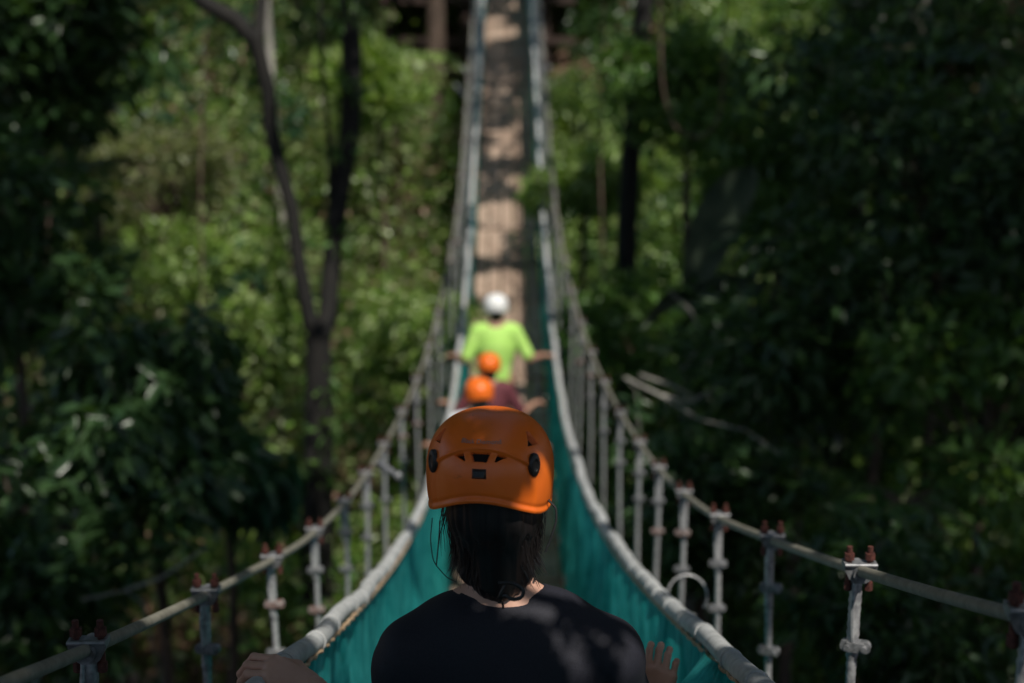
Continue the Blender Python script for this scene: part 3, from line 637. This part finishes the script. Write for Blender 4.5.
def nets(fn, lo, hi, h):
    lo = np.asarray(lo, float); dims = np.ceil((np.asarray(hi)-lo)/h).astype(int)+1
    g = np.stack(np.meshgrid(*[lo[i]+h*np.arange(dims[i]) for i in range(3)], indexing='ij'), -1).astype(np.float32)
    d = fn(g); s = d < 0
    cs = [(a, b, c) for a in (0, 1) for b in (0, 1) for c in (0, 1)]; sh = [n-1 for n in dims]
    def sl(A, o): return A[o[0]:o[0]+sh[0], o[1]:o[1]+sh[1], o[2]:o[2]+sh[2]]
    cnt = sum(sl(s, o).astype(int) for o in cs); act = (cnt > 0) & (cnt < 8); idx = np.full(act.shape, -1, int); I = np.argwhere(act); idx[act] = np.arange(len(I))
    acc = np.zeros((len(I), 3)); w = np.zeros(len(I))
    for o1 in cs:
        for ax in range(3):
            if o1[ax]: continue
            o2 = list(o1); o2[ax] = 1; d1 = d[tuple((I+o1).T)]; d2 = d[tuple((I+o2).T)]; m = (d1 < 0) != (d2 < 0); t = np.where(m, d1/(d1-d2+1e-12), 0)
            pt = np.tile(np.array(o1, float), (len(I), 1)); pt[:, ax] = t; acc += pt*m[:, None]; w += m
    V = lo+h*(I+acc/w[:, None]); Fc = []
    for ax in range(3):
        a1, a2 = (ax+1) % 3, (ax+2) % 3; A = np.moveaxis(s, ax, 0); c = (s.take(range(dims[ax]-1), ax) != s.take(range(1, dims[ax]), ax)); E = np.argwhere(c)
        E = E[(E[:, a1] > 0) & (E[:, a2] > 0) & (E[:, a1] < sh[a1]) & (E[:, a2] < sh[a2])]
        if not len(E): continue
        def cell(o1, o2): q = E.copy(); q[:, a1] -= o1; q[:, a2] -= o2; return idx[tuple(q.T)]
        q = np.stack([cell(0, 0), cell(1, 0), cell(1, 1), cell(0, 1)], 1); inside = s[tuple(E.T)]; q[~inside] = q[~inside][:, ::-1]; Fc.append(q[:, ::-1] if False else q)
    Fc = np.vstack(Fc); Fc = Fc[(Fc >= 0).all(1)]
    return V, Fc
def bounds(prims, m=.03):
    P = []
    for q in prims:
        if q[0][0] == 'c': P += [np.array(q[1])-max(q[3:5]), np.array(q[1])+max(q[3:5]), np.array(q[2])-max(q[3:5]), np.array(q[2])+max(q[3:5])]
        else: P += [np.array(q[1])-q[2], np.array(q[1])+q[2]]
    P = np.array(P); return P.min(0)-m, P.max(0)+m
def hand_prims(wrist, d, nrm, thumb, curl=(.5, .8, .6), spread=.12, s=1.0, varr=(0, 0, 0, 0)):
    """d = finger direction, nrm = back of the hand, thumb = side of the thumb"""
    w = np.array(wrist, float); d = np.array(d, float); d /= np.linalg.norm(d); nrm = np.array(nrm, float); nrm -= d*nrm.dot(d); nrm /= np.linalg.norm(nrm)
    sd = np.cross(d, nrm); sd *= np.sign(sd.dot(thumb)) or 1; pr = []
    offs = (.028, .009, -.010, -.028); mlen = (.088, .090, .085, .078); fl = ((.042, .025, .020), (.046, .029, .022), (.042, .027, .021), (.033, .020, .018)); fr = (.0088, .0090, .0086, .0076)
    for i in range(4):
        k = w+sd*offs[i]*s+d*mlen[i]*s; b = w+sd*offs[i]*.55*s+d*.008*s
        pr.append(('cK', b, k, .0135*s, .0108*s, .012))
        dd = d*math.cos(offs[i]*6*spread*3)+sd*math.sin(offs[i]*6*spread*3); a = varr[i]; p = k
        for j in range(3):
            a += curl[j]; v = dd*math.cos(a)-nrm*math.sin(a); q = p+v*fl[i][j]*s
            pr.append(('cK', p, q, fr[i]*s*(1.05-.12*j), fr[i]*s*(.93-.12*j), .0035)); p = q
    t0 = w+sd*.022*s+d*.02*s-nrm*.006*s; t1 = t0+(sd*.8+d*.75-nrm*.35)*.036*s; t2 = t1+(sd*.35+d*.9-nrm*.55)*.032*s; t3 = t2+(d*.85-nrm*.75)*.024*s
    pr += [('cK', t0, t1, .0145*s, .0115*s, .010), ('cK', t1, t2, .0110*s, .0095*s, .004), ('cK', t2, t3, .0095*s, .0075*s, .003)]
    return pr
def head_prims(c, s=1.0, yaw=0):
    c = np.array(c, float); E = lambda o, r: ('eK', c+np.array(o)*s, np.array(r)*s, .015)
    return [E((0, -.008, .015), (.074, .093, .088)), E((0, .030, -.045), (.055, .060, .070)), E((0, .055, -.092), (.026, .024, .020)), E((0, .093, -.025), (.011, .018, .020)),
            ('cK', c+np.array([0, .085, .012])*s, c+np.array([0, .104, -.03])*s, .008*s, .011*s, .008), E((0, .086, -.062), (.024, .010, .008)), E((.074, -.005, -.025), (.010, .020, .031)), E((-.074, -.005, -.025), (.010, .020, .031))]
def add_mesh(parts):
    Vs, Fs, n = [], [], 0
    for v, f in parts: Vs.append(v); Fs.append(f+n); n += len(v)
    return raw_mesh('m', np.vstack(Vs), np.vstack(Fs))
def helmet_shell(features, a=.115, b=.134, up=.114, dn=.060, nu=260, nv=150):
    th = np.linspace(0, 2*math.pi, nu, endpoint=False); phi = th     # phi=0 at the back (-y), + to +x
    v = np.linspace(0, 1, nv); PH, Vv = np.meshgrid(phi, v, indexing='ij'); W = np.where(PH > math.pi, PH-2*math.pi, PH)
    deg = np.degrees(W)
    rim = -.80*dn+ -.28*dn*np.cos((np.abs(deg)-75)/75*math.pi)*1.0+np.clip((np.abs(deg)-95)/50, 0, 1)*.045   # rear arch, lower behind the ears, raised brow
    zn = rim+(up-rim)*np.sin(Vv*math.pi/2)**.92*1.0
    zn = np.where(Vv >= .999, up, zn); u = np.clip(np.where(zn > 0, zn/up, zn/dn*.36), -1, 1)
    r = (1-np.abs(u)**2.35)**(1/2.35); 
    r = np.where(zn < 0, 1-.055*(zn/dn)**2, r)
    off = np.zeros_like(r); vent = np.zeros(r.shape, bool)
    if features:
        arch = .062-.030*(deg/46)**2; sh = 1/(1+np.exp(-(zn-arch)/.0009)); edge = np.exp(-((np.abs(deg)-48)/6)**2)
        off += .0035*(sh-1)*(np.abs(deg) < 55)*np.clip((56-np.abs(deg))/8, 0, 1)+.0015*np.exp(-((zn-arch-.001)/.003)**2)*(np.abs(deg) < 58)
        off += .0022*np.exp(-((zn-rim-.004)/.005)**2)                                  # rolled rim
        off -= .0012*np.exp(-((zn-rim-.013)/.004)**2)
        sx, cz = deg, zn; top = arch-.0035
        def m(c): return 1/(1+np.exp(-c))
        k = 1.6
        vc = (np.abs(sx) < 10.2-(top-cz)/.018*4.2) & (cz < top) & (cz > top-.0165)
        vs = (np.abs(sx) > 13.2) & (np.abs(sx) < 25) & (cz < top) & (cz > top-.0135+.0) & (np.abs(sx)-13.2 > (cz-(top-.0135))/.0135*0) & (cz > top-.0135*(1-(np.abs(sx)-15)/11)) & (np.abs(sx) > 17-(top-cz)/.0135*3)
        q = np.abs(sx)-57; vt = (np.abs(q) < 7.5-(cz-.062)/.022*6) & (cz > .062) & (cz < .084)
        q2 = np.abs(sx); vt2 = ((q2-26)**2/36+(cz-.104)**2/.004**2) < 0
        vent = vc | vs | vt | vt2; off = np.where(vent, off-.011, off)
    R = r; x = (a*R+off)*np.sin(W); y = -(b*R+off)*np.cos(W); z = zn+off*np.clip(u, 0, 1)
    V = np.stack([x, y, z], -1).reshape(-1, 3); F_ = []; mi = []
    i, j = np.meshgrid(np.arange(nu), np.arange(nv-1), indexing='ij'); i2 = (i+1) % nu
    Fq = np.stack([i*nv+j, i2*nv+j, i2*nv+j+1, i*nv+j+1], -1).reshape(-1, 4)
    mi = (vent.ravel()[Fq].sum(1) >= 3).astype(np.int32)
    # lining
    V2 = V*np.array([.955, .955, .97]); Fi = Fq[:, ::-1]+len(V); ro = np.stack([np.arange(nu)*nv, np.arange(nu)*nv+len(V), (np.arange(1, nu+1) % nu)*nv+len(V), (np.arange(1, nu+1) % nu)*nv], 1)
    Vall = np.vstack([V, V2]); Fall = np.vstack([Fq, Fi, ro]); mi = np.concatenate([mi, np.ones(len(Fi), np.int32), np.zeros(len(ro), np.int32)])
    return Vall, Fall, mi
def surf_pt(deg, z, off, a=.115, b=.134, up=.114, dn=.06):
    u = z/up if z > 0 else z/dn*.36; r = (1-abs(u)**2.35)**(1/2.35) if z > 0 else 1-.055*(z/dn)**2; w = math.radians(deg)
    return np.array([(a*r+off)*math.sin(w), -(b*r+off)*math.cos(w), z])
HELM = {}
def helmet(parent, loc, m, feat, yaw=0, pitch=0, s=1.0, label=None):
    V, Fq, mi = helmet_shell(feat, nu=520 if feat else 64, nv=300 if feat else 40); me = raw_mesh('helmet', V*s, Fq)
    o = link('helmet', me, [m, M['foam']], parent, loc); me.polygons.foreach_set('material_index', mi); me.update(); o.rotation_euler = (pitch, 0, yaw)
    return o

def person(name_label, origin, s=1.0, arms=((.42, .25, 1.05), (-.42, .25, 1.05)), shirt='neon', trousers='maroon', helm='white', yawh=0, h=.014, skin='skin', step=.12, lean=0.0, sleeve=.5):
    e = empty('person', origin, name_label, 'person')
    J = lambda x, y, z: np.array([x, y, z])*s
    head = J(0, .03+lean, 1.50); nb = J(0, lean*.9, 1.34); ch = J(0, lean*.8, 1.17); pel = J(0, 0, .90)
    body = head_prims(head, s)+[('cK', nb-[0, 0, .02*s], head-[0, .01, .06*s], .052*s, .05*s, .03), ('eK', ch+[0, 0, .02*s], np.array([.155, .10, .20])*s, .05), ('eK', pel, np.array([.15, .10, .13])*s, .05), ('cK', pel, ch, .10*s, .11*s, .05)]
    sh = []; hands = []; tro = [('eK', pel, np.array([.165, .118, .13])*s, .05)]; shoes = []
    shp = [('eK', ch+[0, 0, .02*s], np.array([.172, .118, .21])*s, .05), ('cK', pel-[0, 0, .03*s], ch, .135*s, .125*s, .06), ('cK', J(-.13, lean*.85, 1.315), J(.13, lean*.85, 1.315), .06*s, .06*s, .06)]
    for sgn, arm in zip((1, -1), arms):
        S = J(sgn*.165, lean*.85, 1.305); Wp = np.array(arm, float); mid = (S+Wp)/2; dv = Wp-S; L = np.linalg.norm(dv); ln = .27*s
        need = math.sqrt(max(ln*ln-(L/2)**2, .0004)); hint = np.array([sgn*.35, -.35, -1]); hint -= dv*hint.dot(dv)/L**2; hint /= np.linalg.norm(hint); E_ = mid+hint*need
        body += [('cK', S, E_, .046*s, .037*s, .03), ('cK', E_, Wp, .036*s, .024*s, .012)]
        sl = S+(E_-S)*sleeve*2 if sleeve < .5 else E_
        shp += [('cK', S, S+(E_-S)*min(1, sleeve*1.7), .062*s, .056*s, .035)]
        fd = (Wp-E_); fd /= np.linalg.norm(fd); fd = fd*.5+np.array([sgn*.6, .3, -.1]); hp = hand_prims(Wp, fd, [-.1*sgn, -.3, 1], [-sgn, 1, 0], s=s*.95, curl=(.5, .8, .5)); hands.append(hp)
        k = sgn; hip = J(k*.085, 0, .86); kn = J(k*.09, .03+k*step*.6, .47); an = J(k*.09, -.02+k*step, .09)
        body += [('cK', hip, kn, .075*s, .05*s, .02), ('cK', kn, an, .05*s, .035*s, .01), ('cK', an, an+[0, .13*s, -.055*s], .034*s, .025*s, .01)]
        tro += [('cK', hip, kn, .092*s, .066*s, .03), ('cK', kn, an+[0, 0, .02*s], .066*s, .055*s, .02)]
        shoes.append([('c', an+[0, -.03*s, -.045*s], an+[0, .15*s, -.055*s], .042*s, .036*s), ('c', an, an+[0, 0, -.03*s], .045*s, .045*s)])
    lo, hi = bounds(body); parts = [nets(lambda p: union(p, body), lo, hi, h)]
    for hp in hands: lo, hi = bounds(hp, .01); parts.append(nets(lambda p: union(p, hp, .004), lo, hi, .0045 if h > .01 else .0025))
    b_ = link('body', add_mesh(parts), M[skin], e)
    def cloth(nm, prims, m, kk=.03, cut=None):
        lo, hi = bounds(prims); f = lambda p: union(p, prims, kk)
        if cut: f0 = f; f = lambda p: np.maximum(f0(p), cut(p))
        v, fc = nets(f, lo, hi, h); return link(nm, raw_mesh(nm, v, fc), m, b_)
    cloth('shirt', shp, M[shirt], cut=lambda p: -ell(p, nb+[0, 0, .05*s], np.array([.085, .10, .055])*s)); cloth('trousers', tro, M[trousers], cut=lambda p: -(p[..., 2]*-1+.98*s)*-1)
    for sp2 in shoes: cloth('shoe', sp2, M['shoe'])
    hm = MB(); 
    for sx in (-1, 1): hm.ball(head+np.array([sx*.031, .083, .012])*s, .0125*s)
    obj('eyes', hm, M['eye'], b_)
    hv = [('eK', head+np.array([0, -.022, .012])*s, np.array([.083, .094, .097])*s, .02), ('eK', head+np.array([0, -.05, -.05])*s, np.array([.065, .055, .06])*s, .02)]; cloth('hair', hv, M['hair'], cut=lambda p: -ell(p, head+np.array([0, .12, -.05])*s, np.array([.075, .10, .11])*s))
    hl = helmet(b_, head+np.array([0, -.005, .028])*s, M[helm], False, yaw=yawh, s=s*.93)
    return e
dz = lambda y: float(deckz(y))+.0
def on(y, x=0.0): return (x, y, dz(y))
# three walkers ahead
pA = at(496, 310, 12.2); yA = pA[1]-.03; sA = (pA[2]+.04-dz(yA))/1.53
person('walker with white helmet and lime green shirt on the bridge, farthest ahead', on(yA, pA[0]), s=sA, arms=((.42, .22, 1.03), (-.36, .2, 1.03)), shirt='neon', trousers='maroon', helm='white', h=.012)
pB = at(489, 364, 11.1); yB = pB[1]-.03; sB = (pB[2]-dz(yB))/1.53
person('walker with small orange helmet close behind the white-helmeted one', on(yB, pB[0]), s=sB, arms=((.36, .2, .95), (-.34, .2, .95)), shirt='maroon', trousers='denim', helm='orange', h=.012)
pC = at(479, 391, 9.6); yC = pC[1]-.03; sC = (pC[2]-dz(yC))/1.53
person('walker with sunlit orange helmet and white shirt just ahead of the dark-shirted one', on(yC, pC[0]), s=sC, arms=((.40, .2, .98), (-.33, .2, .98)), shirt='whitecloth', trousers='maroon', helm='orange', yawh=.2, h=.012)

# ---------------------------------------------------------------- the walker in front
O = np.array([-.004, 2.45, dz(2.45)+.0]); Hh = empty('person', O, 'dark-haired walker in orange helmet and black shirt seen from behind in front of the camera', 'person')
def loc(px, py, z): return at(px, py, z)-O
hc = loc(490, 470, 2.57); head = hc+[.006, .01, -.020]
nk = loc(503, 592, 2.60); zN = nk[2]
Sl = loc(411, 657, 2.60); Sr = loc(603, 657, 2.60)
wl = loc(314, 688, 2.60); wr = loc(656, 711, 2.97)
def elbow(S, Wp, sg, ln=.265):
    dv = Wp-S; L = np.linalg.norm(dv); hint = np.array([sg*.5, -.25, -1.]); hint -= dv*hint.dot(dv)/L**2; hint /= np.linalg.norm(hint)
    return (S+Wp)/2+hint*math.sqrt(max(ln*ln-(L/2)**2, .001))
El, Er = elbow(Sl, wl, -.3, .235), elbow(Sr, wr, .35, .235)
legs = []; tro = []; shoes = []
pel = np.array([0, 0, .80]); ch = np.array([0, 0, zN-.19])
for k in (1, -1):
    hip = np.array([k*.085, 0, .78]); kn = np.array([k*.09, .06*k+.02, .43]); an = np.array([k*.09, .12*k-.02, .09])
    legs += [('cK', hip, kn, .07, .048, .02), ('cK', kn, an, .048, .034, .01), ('cK', an, an+[0, .13, -.055], .032, .024, .01)]
    tro += [('cK', hip, kn, .088, .062, .03), ('cK', kn, an+[0, 0, .02], .062, .052, .02)]; shoes.append([('c', an+[0, -.03, -.045], an+[0, .14, -.055], .04, .035), ('c', an, an+[0, 0, -.03], .043, .043)])
body = head_prims(head)+[('cK', nk+[0, .015, -.03], head+[0, -.012, -.05], .050, .048, .03), ('cK', nk+[-.075, .012, -.042], nk+[.075, .012, -.042], .040, .036, .045), ('eK', ch, np.array([.14, .09, .2]), .05), ('eK', pel, np.array([.14, .095, .12]), .05), ('cK', pel, ch, .095, .1, .05),
    ('cK', Sl, El, .044, .036, .03), ('cK', El, wl, .035, .024, .012), ('cK', Sr, Er, .044, .036, .03), ('cK', Er, wr, .035, .024, .012)]+legs
hL = hand_prims(wl, [-.93, .08, .36], [.42, -.40, .85], [.1, 1, .2], curl=(.42, .85, .6), spread=.14, s=1.0, varr=(0, .05, .02, -.05))
hR = hand_prims(wr, [.10, .20, 1], [-.25, -1, .15], [-1, 0, 0], curl=(.55, .8, .6), spread=.12, s=.95, varr=(-.1, .05, -.02, .12))
lo, hi = bounds(body); parts = [nets(lambda p: union(p, body), lo, hi, .0085)]
for hp in (hL, hR): lo, hi = bounds(hp, .01); parts.append(nets(lambda p: union(p, hp, .004), lo, hi, .0016))
B = link('body', add_mesh(parts), M['skin_pale'], Hh)
shp = [('cK', nk+[-.075, -.002, -.062], nk+[.075, -.002, -.062], .052, .052, .05), ('cK', nk+[-.10, .01, -.084], nk+[.10, .01, -.084], .058, .058, .05), ('cK', nk+[-.09, .01, -.088], Sl+[0, 0, .0], .058, .064, .05), ('cK', nk+[.09, .01, -.088], Sr+[0, 0, .0], .058, .064, .05),
       ('eK', ch+[0, 0, -.02], np.array([.185, .115, .20]), .06), ('cK', pel, ch, .14, .135, .06),
       ('cK', Sl, Sl+(El-Sl)*.9, .060, .056, .04), ('cK', Sr, Sr+(Er-Sr)*.9, .062, .056, .04)]
lo, hi = bounds(shp)
def shirt_f(p):
    d = union(p, shp, .04); d = d+(noise(p[..., 0]*9+p[..., 2]*5, p[..., 1]*9, p[..., 2]*14)-.5)*.012
    cut_ = ell(p, nk+[0, .02, .045], np.array([.105, .095, .046])); d = d-.0022*((cut_ > 0) & (cut_ < .014))
    d = d-.010*(np.abs(noise(p[..., 0]*7+p[..., 2]*9, p[..., 1]*5, p[..., 2]*4+p[..., 0]*6)-.5)-.12)
    d = np.maximum(d, -ell(p, nk+[0, .035, .045], np.array([.105, .105, .058])))
    d = np.maximum(d, -ell(p, nk+[0, .02, .045], np.array([.105, .095, .046])))
    return d
v, fc = nets(shirt_f, lo, hi, .006); sh_ = link('shirt', raw_mesh('shirt', v, fc), M['shirt'], B)
def cl(nm, prims, m):
    lo, hi = bounds(prims); v, fc = nets(lambda p: union(p, prims, .03), lo, hi, .01); link(nm, raw_mesh(nm, v, fc), m, B)
cl('trousers', tro+[('eK', pel, np.array([.155, .11, .12]), .05)], M['denim'])
for s_ in shoes: cl('shoe', s_, M['shoe'])
mb = MB()
for sx in (-1, 1): mb.ball(head+np.array([sx*.031, .083, .012]), .0125)
obj('eyes', mb, M['eye'], B)
# hair: cap plus strands
hb = [('eK', head+[0, -.02, .005], np.array([.086, .096, .10]), .02), ('eK', head+[.0, -.040, -.050], np.array([.078, .064, .060]), .03), ('cK', head+[.004, -.050, -.07], head+[.010, -.046, -.165], .056, .050, .03), ('cK', head+[-.03, -.03, -.06], head+[-.044, -.025, -.165], .038, .022, .03), ('cK', head+[.035, -.03, -.06], head+[.052, -.025, -.165], .038, .022, .03)]
lo, hi = bounds(hb); v, fc = nets(lambda p: np.maximum(union(p, hb)+(noise(p[..., 0]*160, p[..., 1]*160, p[..., 2]*8)-.5)*.006, -ell(p, head+[0, .13, -.05], np.array([.075, .11, .11]))), lo, hi, .0035)
hair = link('hair', raw_mesh('hair', v, fc), M['hair'], B)
mb = MB()
for i in range(1500):
    ph = math.radians(rng.normal(0, 55)); ph = max(-2.0, min(2.0, ph)); sx_, cy_ = math.sin(ph), math.cos(ph)
    z0_ = rng.uniform(-.10, .0); ln = rng.uniform(.07, .12) if z0_ > -.04 else rng.uniform(.05, .098); wob = rng.normal(0, .004, 2); fl = rng.uniform(-.004, .012)
    pts = []; zend = z0_-ln
    for t in np.linspace(0, 1, 7):
        z = z0_+(zend-z0_)*t; w = np.interp(z, [-.19, -.165, -.14, -.09, -.03, .02], [.084, .076, .069, .075, .088, .092]); dpt = np.interp(z, [-.18, -.14, -.10, -.05, 0], [.092, .094, .100, .109, .118])
        pts.append(head+np.array([w*sx_*(1.02)+wob[0]*t+.006*t*(z < -.08)+fl*t*t*np.sign(sx_), -dpt*cy_+.01+wob[1]*t, z]))
    mb.tube(pts, np.array([1, 1, 1, .9, .8, .5, .15])*rng.uniform(.0007, .0017), 4, cap=False)
for i in range(60):                          # loose wisps at the sides
    sg = -1 if i % 2 else 1; p = head+np.array([sg*rng.uniform(.072, .088), rng.uniform(-.04, .03), rng.uniform(-.06, -.02)]); q = p+[sg*rng.uniform(-.015, .012), rng.uniform(-.02, .02), -rng.uniform(.05, .10)]
    mb.tube([p, (p+q)/2+[sg*.006, 0, 0], q], [.0009, .0007, .0002], 4, cap=False)
hs_ = obj('hair_strands', mb, M['hair'], hair)
# helmet
yawH = math.radians(-8); hel = helmet(B, hc, M['orange'], True, yaw=yawH, pitch=math.radians(-5))
for dg, z in ((-52, .030), (52, .030)):
    m = MB(); c = surf_pt(dg, z, .001); nrm = surf_pt(dg, z, .004)-surf_pt(dg, z, .0); nrm /= np.linalg.norm(nrm); uu = np.cross([0, 0, 1.], nrm); uu /= np.linalg.norm(uu); vv = np.cross(nrm, uu); a = np.linspace(0, 2*math.pi, 29)[:-1]
    V = []; rings = [(1.0, -.004), (1.0, .0015), (.9, .0035), (.55, .0042), (.5, .003), (.0001, .003)]
    for rr, h_ in rings: V += [c+uu*.0125*rr*math.cos(t)+vv*.021*rr*math.sin(t)+nrm*h_ for t in a]
    n = len(a); m.add(V, [(i*n+j, i*n+(j+1) % n, (i+1)*n+(j+1) % n, (i+1)*n+j) for i in range(len(rings)-1) for j in range(n)]); obj('headlamp_clip', m, M['blackplastic'], hel)
m = MB(); gz = np.linspace(.012, .029, 6); gd = np.linspace(-6.3, 6.3, 8)
V = [surf_pt(d_, z_, .0025 if (0 < i < 5 and 0 < j < 7) else -.003) for i, z_ in enumerate(gz) for j, d_ in enumerate(gd)]
m.add(V, [(i*8+j, i*8+j+1, i*8+j+9, i*8+j+8) for i in range(5) for j in range(7)]); obj('rear_clip', m, M['blackplastic'], hel)
cu = bpy.data.curves.new('lettering', 'FONT'); cu.body = 'Black Diamond'; cu.size = .0098; cu.align_x = 'CENTER'; cu.extrude = .0001; to = bpy.data.objects.new('tmp', cu); C.objects.link(to)
bpy.context.view_layer.update(); me = bpy.data.meshes.new_from_object(to.evaluated_get(bpy.context.evaluated_depsgraph_get())); bpy.data.objects.remove(to)
for vtx in me.vertices:
    x, y, z = vtx.co; vtx.co = surf_pt(math.degrees(x*1.45/.118), .0705+y-.0*x, .0018+z*2)
link('lettering', me, M['lettering'], hel, smooth=False)
# straps
def strap(pts, r=.0016, name='strap', parent=None):
    q = np.array(pts); k = len(q); t = np.linspace(0, k-1, 30); qq = np.stack([np.interp(t, range(k), q[:, i]) for i in range(3)], 1)
    for _ in range(4): qq[1:-1] = (qq[:-2]+qq[2:]+2*qq[1:-1])/4
    m = MB(); m.tube(qq, r, 6); obj(name, m, M['blackplastic'], parent or B)
strap([loc(548, 500, 2.53), loc(556, 508, 2.53), loc(556, 522, 2.53), loc(550, 540, 2.53), loc(545, 552, 2.53)], .0022)
strap([loc(432, 518, 2.5), loc(430, 540, 2.5), loc(433, 562, 2.49), loc(446, 577, 2.49), loc(456, 582, 2.49)], .0010)
strap([loc(440, 520, 2.49), loc(438, 545, 2.49), loc(436, 566, 2.49)], .0013)
strap([loc(498, 583, 2.42), loc(512, 582, 2.42), loc(524, 589, 2.42), loc(522, 598, 2.42), loc(511, 600, 2.43), loc(503, 593, 2.42), loc(499, 602, 2.44)], .0036, 'hair_tie')
strap([loc(505, 584, 2.42), loc(498, 598, 2.42), loc(502, 602, 2.46), loc(503, 608, 2.47)], .0022, 'hair_tie')

# ---------------------------------------------------------------- light, sky, camera
w = bpy.data.worlds.new('World'); bpy.context.scene.world = w; w.use_nodes = True; nt = w.node_tree
sk = nt.nodes.new('ShaderNodeTexSky'); sk.sky_type = 'NISHITA'; sk.sun_disc = False
el = math.asin(SUN[2]); azm = math.atan2(SUN[0], SUN[1]); sk.sun_elevation = el; sk.sun_rotation = azm
nt.links.new(sk.outputs[0], nt.nodes['Background'].inputs[0]); nt.nodes['Background'].inputs[1].default_value = .15
sl_ = bpy.data.lights.new('sun', 'SUN'); sl_.energy = 5; sl_.angle = math.radians(.5); sl_.color = (1, .95, .86)
so = bpy.data.objects.new('sun', sl_); C.objects.link(so); so.location = (6, -7, 14)
from mathutils import Vector
so.rotation_euler = Vector(SUN.tolist()).to_track_quat('Z', 'Y').to_euler()
cd = bpy.data.cameras.new('camera'); co = bpy.data.objects.new('camera', cd); C.objects.link(co); bpy.context.scene.camera = co
cd.lens = 50; cd.sensor_width = 36; cd.clip_end = 500; cd.clip_start = .05; co.rotation_euler = (math.radians(78), 0, -.0035)
cd.dof.use_dof = True; cd.dof.focus_distance = 2.68; cd.dof.aperture_fstop = 2.05
sc = bpy.context.scene; sc.view_settings.view_transform = 'Standard'; sc.view_settings.look = 'None'; sc.view_settings.gamma = 1; sc.view_settings.exposure = -0.2
sc.render.resolution_x = 1024; sc.render.resolution_y = 683
